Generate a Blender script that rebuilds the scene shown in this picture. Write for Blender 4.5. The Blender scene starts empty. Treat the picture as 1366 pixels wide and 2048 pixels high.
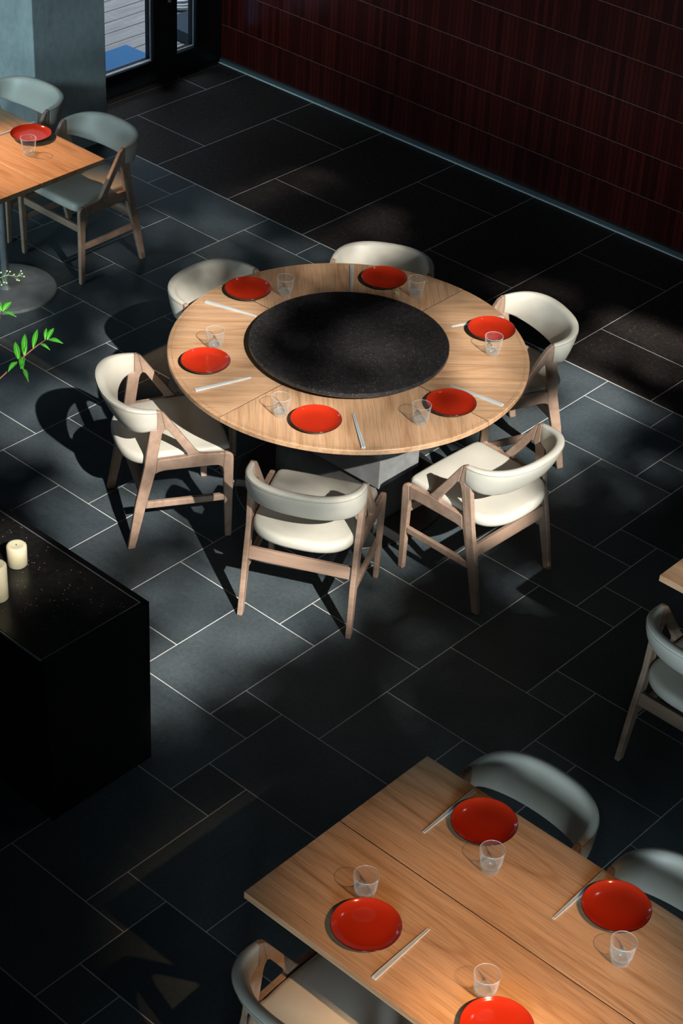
import bpy, bmesh, math, random
from mathutils import Vector, Matrix, noise
random.seed(7)
PI = math.pi
SC = bpy.context.scene
COL = SC.collection

# ------------------------------------------------------------------ camera
cam_d = bpy.data.cameras.new('camera')
cam = bpy.data.objects.new('camera', cam_d); COL.objects.link(cam)
_R = ((0.73563107, 0.67575572, 0.04691631), (0.42204914, -0.40306644, -0.81204185), (-0.52983153, 0.6171642, -0.58171032))
CAMLOC = (4.09278952, -4.04487451, 5.11388825)
M4 = Matrix(((_R[0][0], -_R[1][0], -_R[2][0], CAMLOC[0]),
             (_R[0][1], -_R[1][1], -_R[2][1], CAMLOC[1]),
             (_R[0][2], -_R[1][2], -_R[2][2], CAMLOC[2]),
             (0, 0, 0, 1)))
cam.matrix_world = M4
cam_d.sensor_fit = 'VERTICAL'; cam_d.sensor_height = 36.0
cam_d.lens = 3.88030421 * 1000 / 2048 * 36.0
cam_d.clip_start = 0.1; cam_d.clip_end = 200
SC.camera = cam

# ------------------------------------------------------------------ world, lights, exposure
SC.view_settings.view_transform = 'Standard'
SC.view_settings.look = 'None'
SC.view_settings.gamma = 1
SC.view_settings.use_curve_mapping = False
SC.view_settings.exposure = 0.0
W = bpy.data.worlds.new('world'); SC.world = W; W.use_nodes = True
bg = W.node_tree.nodes['Background']
bg.inputs[0].default_value = (0.52, 0.80, 1.0, 1); bg.inputs[1].default_value = 0.032

SUNV = Vector((1.18, -0.47, 1.0))          # towards the sun, per metre of height
sl = bpy.data.lights.new('sun', 'SUN'); sl.energy = 7.6; sl.angle = math.radians(0.53); sl.color = (1.0, 0.955, 0.88)
so = bpy.data.objects.new('sun', sl); COL.objects.link(so)
so.rotation_euler = (-SUNV).to_track_quat('-Z', 'Y').to_euler()

def area(name, loc, target, sx, sy, power, color, spread=180):
    l = bpy.data.lights.new(name, 'AREA'); l.shape = 'RECTANGLE'; l.size = sx; l.size_y = sy; l.energy = power; l.color = color; l.spread = math.radians(spread)
    o = bpy.data.objects.new(name, l); COL.objects.link(o); o.location = loc
    o.rotation_euler = (Vector(target) - Vector(loc)).to_track_quat('-Z', 'Y').to_euler()
    return o
def spot(name, loc, target, deg, power, color, blend=0.6, radius=0.03):
    l = bpy.data.lights.new(name, 'SPOT'); l.energy = power; l.color = color; l.spot_size = math.radians(deg); l.spot_blend = blend
    l.shadow_soft_size = radius
    o = bpy.data.objects.new(name, l); COL.objects.link(o); o.location = loc
    o.rotation_euler = (Vector(target) - Vector(loc)).to_track_quat('-Z', 'Y').to_euler()
    return o
area('fill_left', (-3.0, -3.8, 1.3), (-3.8, 3.0, 0.8), 2.2, 1.2, 15, (0.60, 0.88, 1.0), 55)  # added fill, no window stands here; lifts the dim chairs and pillar
spot('pillar_fill', (-2.4, -2.6, 3.0), (-4.25, 2.7, 1.0), 27, 620, (0.62, 0.90, 1.0), 0.9, 0.25)  # added spot that brightens the pillar, no such fixture known
area('deck_daylight', (-5.9, 4.9, 3.6), (-5.9, 4.9, 0), 2.2, 2.6, 88, (0.84, 0.90, 1.0), 135)
area('fill_right', (4.4, -3.9, 1.5), (1.65, 1.0, 0.8), 1.2, 1.4, 21, (0.70, 0.90, 1.0), 50)  # added fill for the shaded chairs on the right, not a window
spot('left_table_spot', (-4.50, 0.9, 2.6), (-3.12, 1.62, 0.74), 27, 430, (1.0, 0.58, 0.30), 1.0)
spot('near_table_spot', (4.6, -1.5, 3.9), (2.02, -0.80, 0.74), 18.5, 640, (1.0, 0.59, 0.30), 1.0)
spot('near_table_accent', (4.55, -1.75, 3.9), (2.30, -1.12, 0.74), 13, 900, (1.0, 0.58, 0.26), 1.0)
area('tall_window_left', (-4.55, 0.7, 2.3), (1.6, 0.3, 2.0), 0.35, 2.0, 4.5, (0.62, 0.72, 1.0))
area('skylight_back', (2.4, 4.3, 7.6), (1.6, -0.6, 0.7), 0.9, 0.4, 6.5, (0.80, 0.88, 1.0))

# ------------------------------------------------------------------ materials
def mat(name, color=(0.5, 0.5, 0.5), rough=0.5, metal=0.0, spec=0.5, **kw):
    m = bpy.data.materials.new(name); m.use_nodes = True
    b = m.node_tree.nodes['Principled BSDF']
    b.inputs['Base Color'].default_value = (*color, 1); b.inputs['Roughness'].default_value = rough
    b.inputs['Metallic'].default_value = metal; b.inputs['Specular IOR Level'].default_value = spec
    for k, v in kw.items():
        b.inputs[k.replace('_', ' ')].default_value = v
    return m
def nt(m): return m.node_tree, m.node_tree.nodes, m.node_tree.links, m.node_tree.nodes['Principled BSDF']
def ramp(N, stops):
    r = N.new('ShaderNodeValToRGB'); e = r.color_ramp.elements
    while len(e) < len(stops): e.new(0.5)
    for i, (p, c) in enumerate(stops): e[i].position = p; e[i].color = (*c, 1)
    return r
def mathn(N, L, op, a, b=None):
    n = N.new('ShaderNodeMath'); n.operation = op
    for i, v in enumerate((a, b)):
        if v is None: continue
        if isinstance(v, (int, float)): n.inputs[i].default_value = v
        else: L.new(v, n.inputs[i])
    return n.outputs[0]
def noisen(N, L, vec, scale, detail=3, rough=0.5, dist=0.0):
    n = N.new('ShaderNodeTexNoise'); n.inputs['Scale'].default_value = scale; n.inputs['Detail'].default_value = detail
    n.inputs['Roughness'].default_value = rough; n.inputs['Distortion'].default_value = dist
    if vec is not None: L.new(vec, n.inputs['Vector'])
    return n
def mapping(N, L, scale, src='Object'):
    tc = N.new('ShaderNodeTexCoord'); mp = N.new('ShaderNodeMapping'); mp.inputs['Scale'].default_value = scale
    L.new(tc.outputs[src], mp.inputs['Vector']); return mp.outputs[0]
def mixc(N, L, fac, a, b, mode='MIX'):
    n = N.new('ShaderNodeMix'); n.data_type = 'RGBA'; n.blend_type = mode
    for i, v in ((0, fac), (6, a), (7, b)):
        if isinstance(v, (int, float)): n.inputs[i].default_value = v
        elif isinstance(v, tuple): n.inputs[i].default_value = (*v, 1)
        else: L.new(v, n.inputs[i])
    return n.outputs[2]
def bump(N, L, h, strength, dist, B):
    b = N.new('ShaderNodeBump'); b.inputs['Strength'].default_value = strength; b.inputs['Distance'].default_value = dist
    L.new(h, b.inputs['Height']); L.new(b.outputs[0], B.inputs['Normal'])

def wood(name, light, mid, dark, rough=0.42, ring=9.0, grain=(0.55, 4.2, 4.2), pore=1.0):
    m = mat(name, mid, rough); T, N, L, B = nt(m)
    v = mapping(N, L, grain)
    n1 = noisen(N, L, v, 1.0, 2.0, 0.45, 0.25)
    r = mathn(N, L, 'PINGPONG', mathn(N, L, 'MULTIPLY', n1.outputs['Fac'], ring), 0.5)
    r = mathn(N, L, 'MULTIPLY', r, 2.0)
    v2 = mapping(N, L, (6.0, 190.0, 190.0))
    n2 = noisen(N, L, v2, 1.0, 3.0, 0.6)
    v3 = mapping(N, L, (1.2, 30.0, 30.0))
    n3 = noisen(N, L, v3, 1.0, 2.0, 0.5)
    c1 = ramp(N, [(0.0, dark), (0.22, mid), (0.75, light), (1.0, light)]); L.new(r, c1.inputs[0])
    c2 = ramp(N, [(0.32, tuple(x * (1 - 0.30 * pore) for x in (1, 1, 1))), (0.52, (1, 1, 1))]); L.new(n2.outputs['Fac'], c2.inputs[0])
    c3 = ramp(N, [(0.3, (0.86, 0.85, 0.84)), (0.7, (1.06, 1.05, 1.03))]); L.new(n3.outputs['Fac'], c3.inputs[0])
    o = mixc(N, L, 1.0, mixc(N, L, 1.0, c1.outputs[0], c2.outputs[0], 'MULTIPLY'), c3.outputs[0], 'MULTIPLY')
    L.new(o, B.inputs['Base Color'])
    bump(N, L, n2.outputs['Fac'], 0.12, 0.002, B)
    return m

M = {}
M['oak'] = wood('oak_veneer', (0.665, 0.405, 0.238), (0.63, 0.375, 0.213), (0.53, 0.295, 0.155))
M['oak_edge'] = wood('oak_edge', (0.52, 0.30, 0.15), (0.46, 0.25, 0.12), (0.38, 0.2, 0.09), pore=0.4)
M['ash'] = wood('chair_ash', (0.44, 0.30, 0.225), (0.42, 0.283, 0.208), (0.375, 0.248, 0.18), rough=0.45, ring=5, pore=0.5)
# leather
m = mat('cream_leather', (0.60, 0.57, 0.49), 0.42, 0, 0.5); T, N, L, B = nt(m)
v = mapping(N, L, (1, 1, 1)); vo = N.new('ShaderNodeTexVoronoi'); vo.inputs['Scale'].default_value = 420; L.new(v, vo.inputs['Vector'])
bump(N, L, vo.outputs['Distance'], 0.10, 0.001, B)
n = noisen(N, L, v, 7, 2); c = ramp(N, [(0.3, (0.58, 0.555, 0.475)), (0.7, (0.63, 0.60, 0.52))]); L.new(n.outputs['Fac'], c.inputs[0]); L.new(c.outputs[0], B.inputs['Base Color'])
M['leather'] = m
M['stitch'] = mat('seam_thread', (0.25, 0.23, 0.19), 0.7)
# slate
m = mat('slate', (0.06, 0.066, 0.07), 0.55, 0, 0.2); T, N, L, B = nt(m)
v = mapping(N, L, (1, 1, 1))
att = N.new('ShaderNodeAttribute'); att.attribute_name = 'tile'
n1 = noisen(N, L, v, 3.0, 6, 0.6, 0.4); n2 = noisen(N, L, v, 60, 4, 0.7)
sl_ramp = ramp(N, [(0.25, (0.064, 0.081, 0.092)), (0.55, (0.083, 0.103, 0.115)), (0.8, (0.107, 0.128, 0.139))]); L.new(n1.outputs['Fac'], sl_ramp.inputs[0])
c2 = ramp(N, [(0.3, (0.8, 0.8, 0.8)), (0.75, (1.2, 1.2, 1.2))]); L.new(n2.outputs['Fac'], c2.inputs[0])
c3 = mixc(N, L, 1.0, mixc(N, L, 1.0, sl_ramp.outputs[0], c2.outputs[0], 'MULTIPLY'), att.outputs['Color'], 'MULTIPLY')
vv = noisen(N, L, v, 1.7, 5, 0.55, 0.6)                               # thin pale veins
ab = mathn(N, L, 'ABSOLUTE', mathn(N, L, 'SUBTRACT', vv.outputs['Fac'], 0.5))
vm = ramp(N, [(0.0, (0.30, 0.30, 0.30)), (0.0035, (0, 0, 0))]); L.new(ab, vm.inputs[0])
gate = ramp(N, [(0.60, (0, 0, 0)), (0.68, (1, 1, 1))]); ng = noisen(N, L, v, 0.9, 2); L.new(ng.outputs['Fac'], gate.inputs[0])
fac = mixc(N, L, 1.0, vm.outputs[0], gate.outputs[0], 'MULTIPLY')
o = mixc(N, L, fac, c3, (0.30, 0.33, 0.34)); L.new(o, B.inputs['Base Color'])
bump(N, L, n2.outputs['Fac'], 0.35, 0.002, B)
M['slate'] = m
# dark granite with flecks
def granite(name, base, fleck, rough, thr, spec=0.45):
    m = mat(name, base, rough, 0, spec); T, N, L, B = nt(m)
    v = mapping(N, L, (1, 1, 1))
    vo = N.new('ShaderNodeTexVoronoi'); vo.inputs['Scale'].default_value = 150; L.new(v, vo.inputs['Vector'])
    sep = N.new('ShaderNodeSeparateColor'); L.new(vo.outputs['Color'], sep.inputs[0])
    g = mathn(N, L, 'GREATER_THAN', sep.outputs[0], thr)
    d = mathn(N, L, 'LESS_THAN', vo.outputs['Distance'], 0.30)
    f = mathn(N, L, 'MULTIPLY', g, d)
    n1 = noisen(N, L, v, 45, 4, 0.7); c = ramp(N, [(0.3, tuple(x * 0.6 for x in base)), (0.7, tuple(x * 1.5 for x in base))]); L.new(n1.outputs['Fac'], c.inputs[0])
    L.new(mixc(N, L, f, c.outputs[0], fleck), B.inputs['Base Color'])
    return m
M['granite_floor'] = granite('speckled_granite', (0.036, 0.030, 0.028), (0.26, 0.21, 0.18), 0.5, 0.94, 0.15)
M['granite_top'] = granite('black_granite', (0.012, 0.011, 0.011), (0.42, 0.30, 0.22), 0.30, 0.95)
M['granite_susan'] = granite('charcoal_granite', (0.030, 0.028, 0.029), (0.20, 0.19, 0.18), 0.38, 0.88)
M['grout'] = mat('grout', (0.78, 0.78, 0.76), 0.8, 0, 0.2)
# red glazed wall tile
m = mat('oxblood_tile', (0.05, 0.006, 0.005), 0.22, 0, 0.5); T, N, L, B = nt(m)
tc = N.new('ShaderNodeTexCoord'); sx = N.new('ShaderNodeSeparateXYZ'); L.new(tc.outputs['Object'], sx.inputs[0])
cb = N.new('ShaderNodeCombineXYZ'); L.new(sx.outputs['X'], cb.inputs['X']); L.new(sx.outputs['Z'], cb.inputs['Y'])
br = N.new('ShaderNodeTexBrick'); br.offset = 0.0; br.squash = 1.0
for k, vv_ in (('Scale', 1.0), ('Mortar Size', 0.0026), ('Mortar Smooth', 0.1), ('Bias', 0.0), ('Brick Width', 0.031), ('Row Height', 0.2545)): br.inputs[k].default_value = vv_
br.inputs['Color1'].default_value = (0.030, 0.0035, 0.003, 1); br.inputs['Color2'].default_value = (0.075, 0.009, 0.007, 1); br.inputs['Mortar'].default_value = (0.018, 0.005, 0.004, 1)
L.new(cb.outputs[0], br.inputs['Vector'])
fr = mathn(N, L, 'FRACT', mathn(N, L, 'DIVIDE', sx.outputs['Z'], 0.2545))
rowg = mathn(N, L, 'LESS_THAN', fr, 0.012)
L.new(mixc(N, L, rowg, br.outputs['Color'], (0.20, 0.125, 0.11)), B.inputs['Base Color'])
nn = noisen(N, L, tc.outputs['Object'], 9, 3); hh = mathn(N, L, 'ADD', mathn(N, L, 'MULTIPLY', nn.outputs['Fac'], 0.5), br.outputs['Fac'])
bump(N, L, hh, 0.25, 0.004, B)
M['redtile'] = m
# concrete
m = mat('concrete', (0.36, 0.40, 0.40), 0.85, 0, 0.2); T, N, L, B = nt(m)
v = mapping(N, L, (1, 1, 0.6)); n1 = noisen(N, L, v, 2.2, 7, 0.65, 0.5); n2 = noisen(N, L, v, 25, 4, 0.6)
c = ramp(N, [(0.3, (0.27, 0.31, 0.31)), (0.5, (0.36, 0.40, 0.40)), (0.75, (0.44, 0.48, 0.475))]); L.new(n1.outputs['Fac'], c.inputs[0])
c2 = ramp(N, [(0.3, (0.86, 0.86, 0.86)), (0.6, (1.04, 1.04, 1.04))]); L.new(n2.outputs['Fac'], c2.inputs[0])
L.new(mixc(N, L, 1.0, c.outputs[0], c2.outputs[0], 'MULTIPLY'), B.inputs['Base Color']); bump(N, L, n2.outputs['Fac'], 0.25, 0.004, B)
M['concrete'] = m
M['black_metal'] = mat('black_powdercoat', (0.008, 0.010, 0.012), 0.45, 0.0, 0.4)
M['glint'] = mat('painted_glint', (0.82, 0.92, 0.95), 0.35, 0.1)  # pale colour painted in for lines of reflected light
M['trim_metal'] = mat('trim_steel', (0.16, 0.21, 0.22), 0.35, 0.6)
M['lacquer'] = mat('black_lacquer', (0.006, 0.0055, 0.006), 0.35, 0, 0.4)
M['inlay'] = mat('steel_inlay', (0.34, 0.34, 0.35), 0.35, 0.5)
# brushed steel
def steel(name, base, rough, metal):
    m = mat(name, base, rough, metal); T, N, L, B = nt(m)
    v = mapping(N, L, (3, 3, 3)); n1 = noisen(N, L, v, 2.5, 6, 0.7, 0.8)
    c = ramp(N, [(0.3, tuple(x * 0.75 for x in base)), (0.7, tuple(x * 1.2 for x in base))]); L.new(n1.outputs['Fac'], c.inputs[0]); L.new(c.outputs[0], B.inputs['Base Color'])
    r = ramp(N, [(0.3, (rough * 0.8,) * 3), (0.7, (rough * 1.3,) * 3)]); L.new(n1.outputs['Fac'], r.inputs[0]); L.new(r.outputs[0], B.inputs['Roughness'])
    return m
M['pedestal'] = steel('brushed_pedestal_steel', (0.40, 0.41, 0.41), 0.42, 0.35)
M['pedestal_dark'] = steel('pedestal_core_steel', (0.20, 0.19, 0.18), 0.35, 0.5)
M['base_plate'] = steel('smoked_steel_plate', (0.22, 0.23, 0.235), 0.16, 0.9)
M['satin'] = steel('satin_grey_steel', (0.30, 0.32, 0.325), 0.38, 0.25)
# plates
m = mat('red_glaze', (0.50, 0.028, 0.009), 0.13, 0, 0.55, Coat_Weight=0.6, Coat_Roughness=0.05); M['red'] = m
M['blackglaze'] = mat('black_glaze_rim', (0.012, 0.006, 0.006), 0.15, 0, 0.6)
M['stick'] = mat('pale_grey_chopstick', (0.62, 0.68, 0.70), 0.35, 0.15)
# thin clear glass: clear face on, reflective edge-on, white diffuse painted in as highlights
def thin_glass(name, tint, gloss_rough, edge_white, base):
    m = bpy.data.materials.new(name); m.use_nodes = True; N = m.node_tree.nodes; L = m.node_tree.links; N.clear()
    out = N.new('ShaderNodeOutputMaterial'); tr = N.new('ShaderNodeBsdfTransparent'); tr.inputs[0].default_value = (*tint, 1)
    gs = N.new('ShaderNodeBsdfAnisotropic'); gs.inputs['Roughness'].default_value = gloss_rough
    df = N.new('ShaderNodeBsdfDiffuse'); df.inputs[0].default_value = (0.85, 0.9, 0.9, 1)
    lw = N.new('ShaderNodeLayerWeight'); lw.inputs[0].default_value = 0.5
    p5 = mathn(N, L, 'POWER', lw.outputs['Facing'], 4.5)
    fac = mathn(N, L, 'ADD', mathn(N, L, 'MULTIPLY', p5, 0.9), base)
    mg = N.new('ShaderNodeMixShader'); mg.inputs[0].default_value = edge_white; L.new(gs.outputs[0], mg.inputs[1]); L.new(df.outputs[0], mg.inputs[2])
    mx = N.new('ShaderNodeMixShader'); L.new(fac, mx.inputs[0]); L.new(tr.outputs[0], mx.inputs[1]); L.new(mg.outputs[0], mx.inputs[2])
    L.new(mx.outputs[0], out.inputs[0]); return m
M['glass'] = thin_glass('clear_tumbler_glass', (0.975, 0.98, 0.98), 0.05, 0.75, 0.018)
M['glass_rim'] = thin_glass('glass_rim_highlight', (0.97, 0.98, 0.98), 0.05, 0.8, 0.42)  # white ring painted as the bright glint of the rim
M['glass_base'] = thin_glass('thick_glass_base', (0.93, 0.95, 0.95), 0.08, 0.6, 0.14)
M['pane'] = thin_glass('door_pane_glass', (0.93, 0.965, 0.98), 0.02, 0.0, 0.03)
M['wax'] = mat('ivory_wax', (0.74, 0.67, 0.46), 0.5, 0, 0.4, Subsurface_Weight=0.6, Subsurface_Scale=0.03)
M['wick'] = mat('wick', (0.05, 0.04, 0.03), 0.9)
m = mat('leaf_green', (0.03, 0.28, 0.02), 0.4, 0, 0.45); T, N, L, B = nt(m)
v = mapping(N, L, (1, 1, 1)); n = noisen(N, L, v, 20, 2); c = ramp(N, [(0.3, (0.02, 0.20, 0.012)), (0.7, (0.05, 0.36, 0.022))]); L.new(n.outputs['Fac'], c.inputs[0]); L.new(c.outputs[0], B.inputs['Base Color'])
M['leaf'] = m
M['vein'] = mat('leaf_vein', (0.35, 0.60, 0.16), 0.5)
M['stem'] = mat('brown_stem', (0.24, 0.12, 0.06), 0.6)
M['bud'] = mat('pale_green_bud', (0.55, 0.72, 0.42), 0.5)
M['greenstem'] = mat('pale_green_stem', (0.32, 0.5, 0.2), 0.5)
M['vase'] = mat('dark_vase', (0.02, 0.02, 0.022), 0.3)
# deck planks
m = mat('weathered_deck', (0.42, 0.40, 0.40), 0.8, 0, 0.2); T, N, L, B = nt(m)
v = mapping(N, L, (9, 1.0, 1)); n1 = noisen(N, L, v, 3, 5, 0.6)
c = ramp(N, [(0.3, (0.30, 0.29, 0.30)), (0.7, (0.46, 0.445, 0.44))]); L.new(n1.outputs['Fac'], c.inputs[0]); L.new(c.outputs[0], B.inputs['Base Color']); M['deck'] = m
M['deck_gap'] = mat('deck_gap', (0.01, 0.01, 0.012), 0.9)
M['mat_blue'] = mat('blue_mat', (0.075, 0.20, 0.40), 0.95, 0, 0.1)
M['planter'] = mat('slate_blue_planter', (0.03, 0.055, 0.08), 0.7)
M['hose'] = mat('silver_hose', (0.45, 0.48, 0.5), 0.4, 0.3)
M['foliage'] = mat('tree_leaf', (0.04, 0.09, 0.02), 0.7)
M['bark'] = mat('tree_bark', (0.10, 0.07, 0.05), 0.9)

# ------------------------------------------------------------------ mesh helpers
def link(name, bm, material, parent=None, smooth=False, bevel=0.0, seg=2, loc=None, rotz=None, wn=False):
    me = bpy.data.meshes.new(name)
    bmesh.ops.recalc_face_normals(bm, faces=bm.faces)
    bm.to_mesh(me); bm.free()
    if isinstance(material, (list, tuple)):
        for x in material: me.materials.append(x)
    else: me.materials.append(material)
    o = bpy.data.objects.new(name, me); COL.objects.link(o)
    if smooth:
        for p_ in me.polygons: p_.use_smooth = True
        if smooth != True: me.set_sharp_from_angle(angle=math.radians(smooth))
    if bevel:
        b = o.modifiers.new('bevel', 'BEVEL'); b.width = bevel; b.segments = seg; b.limit_method = 'ANGLE'; b.angle_limit = math.radians(28)
    if parent is not None: o.parent = parent
    if loc is not None: o.location = loc
    if rotz is not None: o.rotation_euler = (0, 0, rotz)
    return o
def box(bm, x0, x1, y0, y1, z0, z1, mi=0):
    vs = [bm.verts.new((x, y, z)) for z in (z0, z1) for y in (y0, y1) for x in (x0, x1)]
    for f in ((0, 2, 3, 1), (4, 5, 7, 6), (0, 1, 5, 4), (2, 6, 7, 3), (0, 4, 6, 2), (1, 3, 7, 5)):
        fa = bm.faces.new([vs[i] for i in f]); fa.material_index = mi
    return vs
def boxm(*a):
    bm = bmesh.new(); box(bm, *a); return bm
def lathe(bm, prof, n=48, cx=0, cy=0, mi=0, rfun=None):
    rings = []
    for (r, z) in prof:
        if r < 1e-6: rings.append([bm.verts.new((cx, cy, z))]); continue
        ring = []
        for k in range(n):
            a = 2 * PI * k / n; rr = r * (rfun(a, z) if rfun else 1)
            ring.append(bm.verts.new((cx + rr * math.cos(a), cy + rr * math.sin(a), z)))
        rings.append(ring)
    for A, B_ in zip(rings, rings[1:]):
        if len(A) == 1 and len(B_) == 1: continue
        for k in range(n):
            k2 = (k + 1) % n
            if len(A) == 1: f = bm.faces.new((A[0], B_[k], B_[k2]))
            elif len(B_) == 1: f = bm.faces.new((A[k], B_[0], A[k2]))
            else: f = bm.faces.new((A[k], B_[k], B_[k2], A[k2]))
            f.material_index = mi
def tube(bm, pts, rad, n=8, mi=0, cap=True):
    pts = [Vector(p_) for p_ in pts]
    rads = rad if isinstance(rad, (list, tuple)) else [rad] * len(pts)
    up = Vector((0, 0, 1)); rings = []
    for i, p_ in enumerate(pts):
        t = (pts[min(i + 1, len(pts) - 1)] - pts[max(i - 1, 0)]).normalized()
        a = t.cross(up)
        if a.length < 1e-3: a = t.cross(Vector((1, 0, 0)))
        a.normalize(); b = t.cross(a)
        rings.append([bm.verts.new(p_ + (a * math.cos(2 * PI * k / n) + b * math.sin(2 * PI * k / n)) * rads[i]) for k in range(n)])
    for A, B_ in zip(rings, rings[1:]):
        for k in range(n): bm.faces.new((A[k], A[(k + 1) % n], B_[(k + 1) % n], B_[k])).material_index = mi
    if cap:
        bm.faces.new(rings[0]).material_index = mi; bm.faces.new(rings[-1][::-1]).material_index = mi
def prism(bm, poly, fa, fb):
    A = [bm.verts.new(fa(*p_)) for p_ in poly]; B_ = [bm.verts.new(fb(*p_)) for p_ in poly]
    n = len(poly)
    bm.faces.new(A); bm.faces.new(B_[::-1])
    for i in range(n): bm.faces.new((A[i], B_[i], B_[(i + 1) % n], A[(i + 1) % n]))
def thing(name, label, cat, loc=(0, 0, 0), rotz=0, group=None):
    o = bpy.data.objects.new(name, None); COL.objects.link(o); o.empty_display_size = 0.1
    o.location = loc; o.rotation_euler = (0, 0, rotz); o['label'] = label; o['category'] = cat
    if group: o['group'] = group
    return o
def tag(o, label, cat, group=None, kind=None):
    o['label'] = label; o['category'] = cat
    if group: o['group'] = group
    if kind: o['kind'] = kind
    return o
def dup(root, loc, rotz, label, group=None):
    r = root.copy(); COL.objects.link(r); r.location = loc; r.rotation_euler = (0, 0, rotz); r['label'] = label
    if group: r['group'] = group
    def rec(src, dst):
        for ch in list(src.children):
            c_ = ch.copy(); COL.objects.link(c_); c_.parent = dst; rec(ch, c_)
    rec(root, r)
    return r
def struct(o, label=None):
    o['kind'] = 'structure'
    if label: o['label'] = label
    return o

# ------------------------------------------------------------------ FLOOR (modular slate pattern, granite band along the wall)
U = 0.2; G = 0.0026
X0, X1, Y0, Y1 = -4.62, 5.4, -5.0, 4.6
pat = [(0, 0, 1, 1), (-1, 3, 1, 1), (0, 1, 2, 3), (-2, 0, 2, 3), (-4, 1, 2, 2), (1, -1, 3, 2), (2, 3, 3, 2)]
bm = bmesh.new(); cl = bm.loops.layers.color.new('tile')
def tile(x0, x1, y0, y1, mi, g=G):
    x0 = max(x0, X0); x1 = min(x1, X1); y0 = max(y0, Y0); y1 = min(y1, Y1)
    if x1 - x0 < 0.01 or y1 - y0 < 0.01: return
    x0 += g; x1 -= g; y0 += g; y1 -= g; s = 0.82 + 0.36 * random.random(); w = 0.04 * (random.random() - 0.5); h = random.uniform(-0.0004, 0.0004)
    vs = box(bm, x0, x1, y0, y1, -0.012, 0.0 + h * 0, mi)
    for v_ in vs[4:]: pass
    for f in vs[4].link_faces:
        pass
    fs = set(f for v_ in vs for f in v_.link_faces)
    for f in fs:
        for lp in f.loops: lp[cl] = (s * (1 + w), s, s * (1 - w), 1)
for a in range(-14, 15):
    for b in range(-10, 11):
        for (i, j, w_, h_) in pat:
            ii = i + 2 * a + 4 * b; jj = j - 5 * a + 5 * b
            if jj >= 16 or jj + h_ <= Y0 / U or ii + w_ <= X0 / U or ii >= X1 / U: continue
            tile(ii * U, (ii + w_) * U, jj * U, min(jj + h_, 16) * U - (0.002 if jj + h_ >= 16 else 0), 1)
for k in range(-5, 15):
    xa = (-15.7 + 3 * k) * U; xb = xa + 3 * U
    cuts = [16, 18, 23.2] if k % 2 == 0 else [16, 21, 23.2]
    for c0, c1 in zip(cuts, cuts[1:]):
        tile(xa, xb, c0 * U + (0.002 if c0 == 16 else 0), c1 * U, 2)
box(bm, X0, X1, Y0, Y1, -0.06, -0.0012, 0)
struct(link('floor', bm, [M['grout'], M['slate'], M['granite_floor']]), 'dark slate tile floor with pale grout lines and a speckled granite band')

# ------------------------------------------------------------------ WALLS
struct(link('wall_back', boxm(-4.75, 5.4, 4.60, 4.80, -0.05, 6.5), M['redtile']), 'dark oxblood red glazed tile wall')
bm = bmesh.new(); box(bm, -4.60, 5.4, 4.572, 4.60, 0.0, 0.030); struct(link('baseboard_back', bm, M['trim_metal'], bevel=0.002), 'low steel skirting along the red tile wall')
bm = bmesh.new(); box(bm, -4.60, 5.4, 4.563, 4.571, 0.0, 0.006); struct(link('trim_1', bm, M['glint']), 'thin pale strip painted as a glint at the foot of the skirting')  # stands in for the light line reflected at the skirting's foot
struct(link('wall_left', boxm(-4.75, -4.62, -5.0, 2.6, -0.05, 6.5), M['concrete']), 'concrete wall left of the pillar')
bm = bmesh.new(); box(bm, -4.74, -4.2, 2.68, 3.225, -0.01, 6.5)
struct(link('wall_pillar', bm, M['concrete'], bevel=0.006), 'square grey concrete pillar')
# glazed door and side light, plane x = -4.62
XF0, XF1 = -4.69, -4.61
def frame(bm, y0, y1, z0, z1): box(bm, XF0, XF1, y0, y1, z0, z1)
d1 = thing('door_1', 'black framed glass door beside the concrete pillar', 'door'); del d1['category']; d1['kind'] = 'structure'
bm = bmesh.new(); frame(bm, 2.98, 4.115, 0.025, 0.165); frame(bm, 3.99, 4.115, 0.165, 2.3); frame(bm, 2.98, 3.08, 0.165, 2.3); frame(bm, 2.98, 4.115, 2.3, 2.42)
link('door_frame', bm, M['black_metal'], d1, bevel=0.003)
link('glass_pane', boxm(-4.66, -4.652, 3.08, 3.99, 0.165, 2.3), M['pane'], d1)
bm = bmesh.new(); box(bm, -4.650, -4.625, 3.08, 3.99, 0.165, 0.1685); box(bm, -4.640, -4.632, 3.982, 3.990, 0.175, 2.3)
link('reveal_glint', bm, M['glint'], d1)  # pale strips stand for daylight caught on the door reveals
bm = bmesh.new(); tube(bm, [(-4.55, 4.075, 0.555), (-4.55, 4.075, 1.45)], 0.012, 12); tube(bm, [(-4.62, 4.075, 0.66), (-4.55, 4.075, 0.66)], 0.007, 8); tube(bm, [(-4.62, 4.075, 1.34), (-4.55, 4.075, 1.34)], 0.007, 8)
link('pull_handle', bm, M['satin'], d1, smooth=40)
w1 = thing('window_1', 'narrow black framed side light right of the glass door', 'window'); del w1['category']; w1['kind'] = 'structure'
bm = bmesh.new(); frame(bm, 4.12, 4.60, 0.025, 0.160); frame(bm, 4.12, 4.198, 0.160, 2.3); frame(bm, 4.368, 4.60, 0.160, 2.3); frame(bm, 4.12, 4.60, 2.3, 2.42)
link('window_frame', bm, M['black_metal'], w1, bevel=0.003)
link('glass_pane', boxm(-4.66, -4.652, 4.198, 4.368, 0.160, 2.3), M['pane'], w1)
bm = bmesh.new(); box(bm, -4.640, -4.632, 4.198, 4.368, 0.160, 0.169); box(bm, -4.640, -4.632, 4.361, 4.368, 0.169, 2.3); box(bm, -4.640, -4.634, 4.198, 4.203, 0.169, 2.3)
link('reveal_glint', bm, M['glint'], w1)  # same painted light lines on the reveals of the side light
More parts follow.
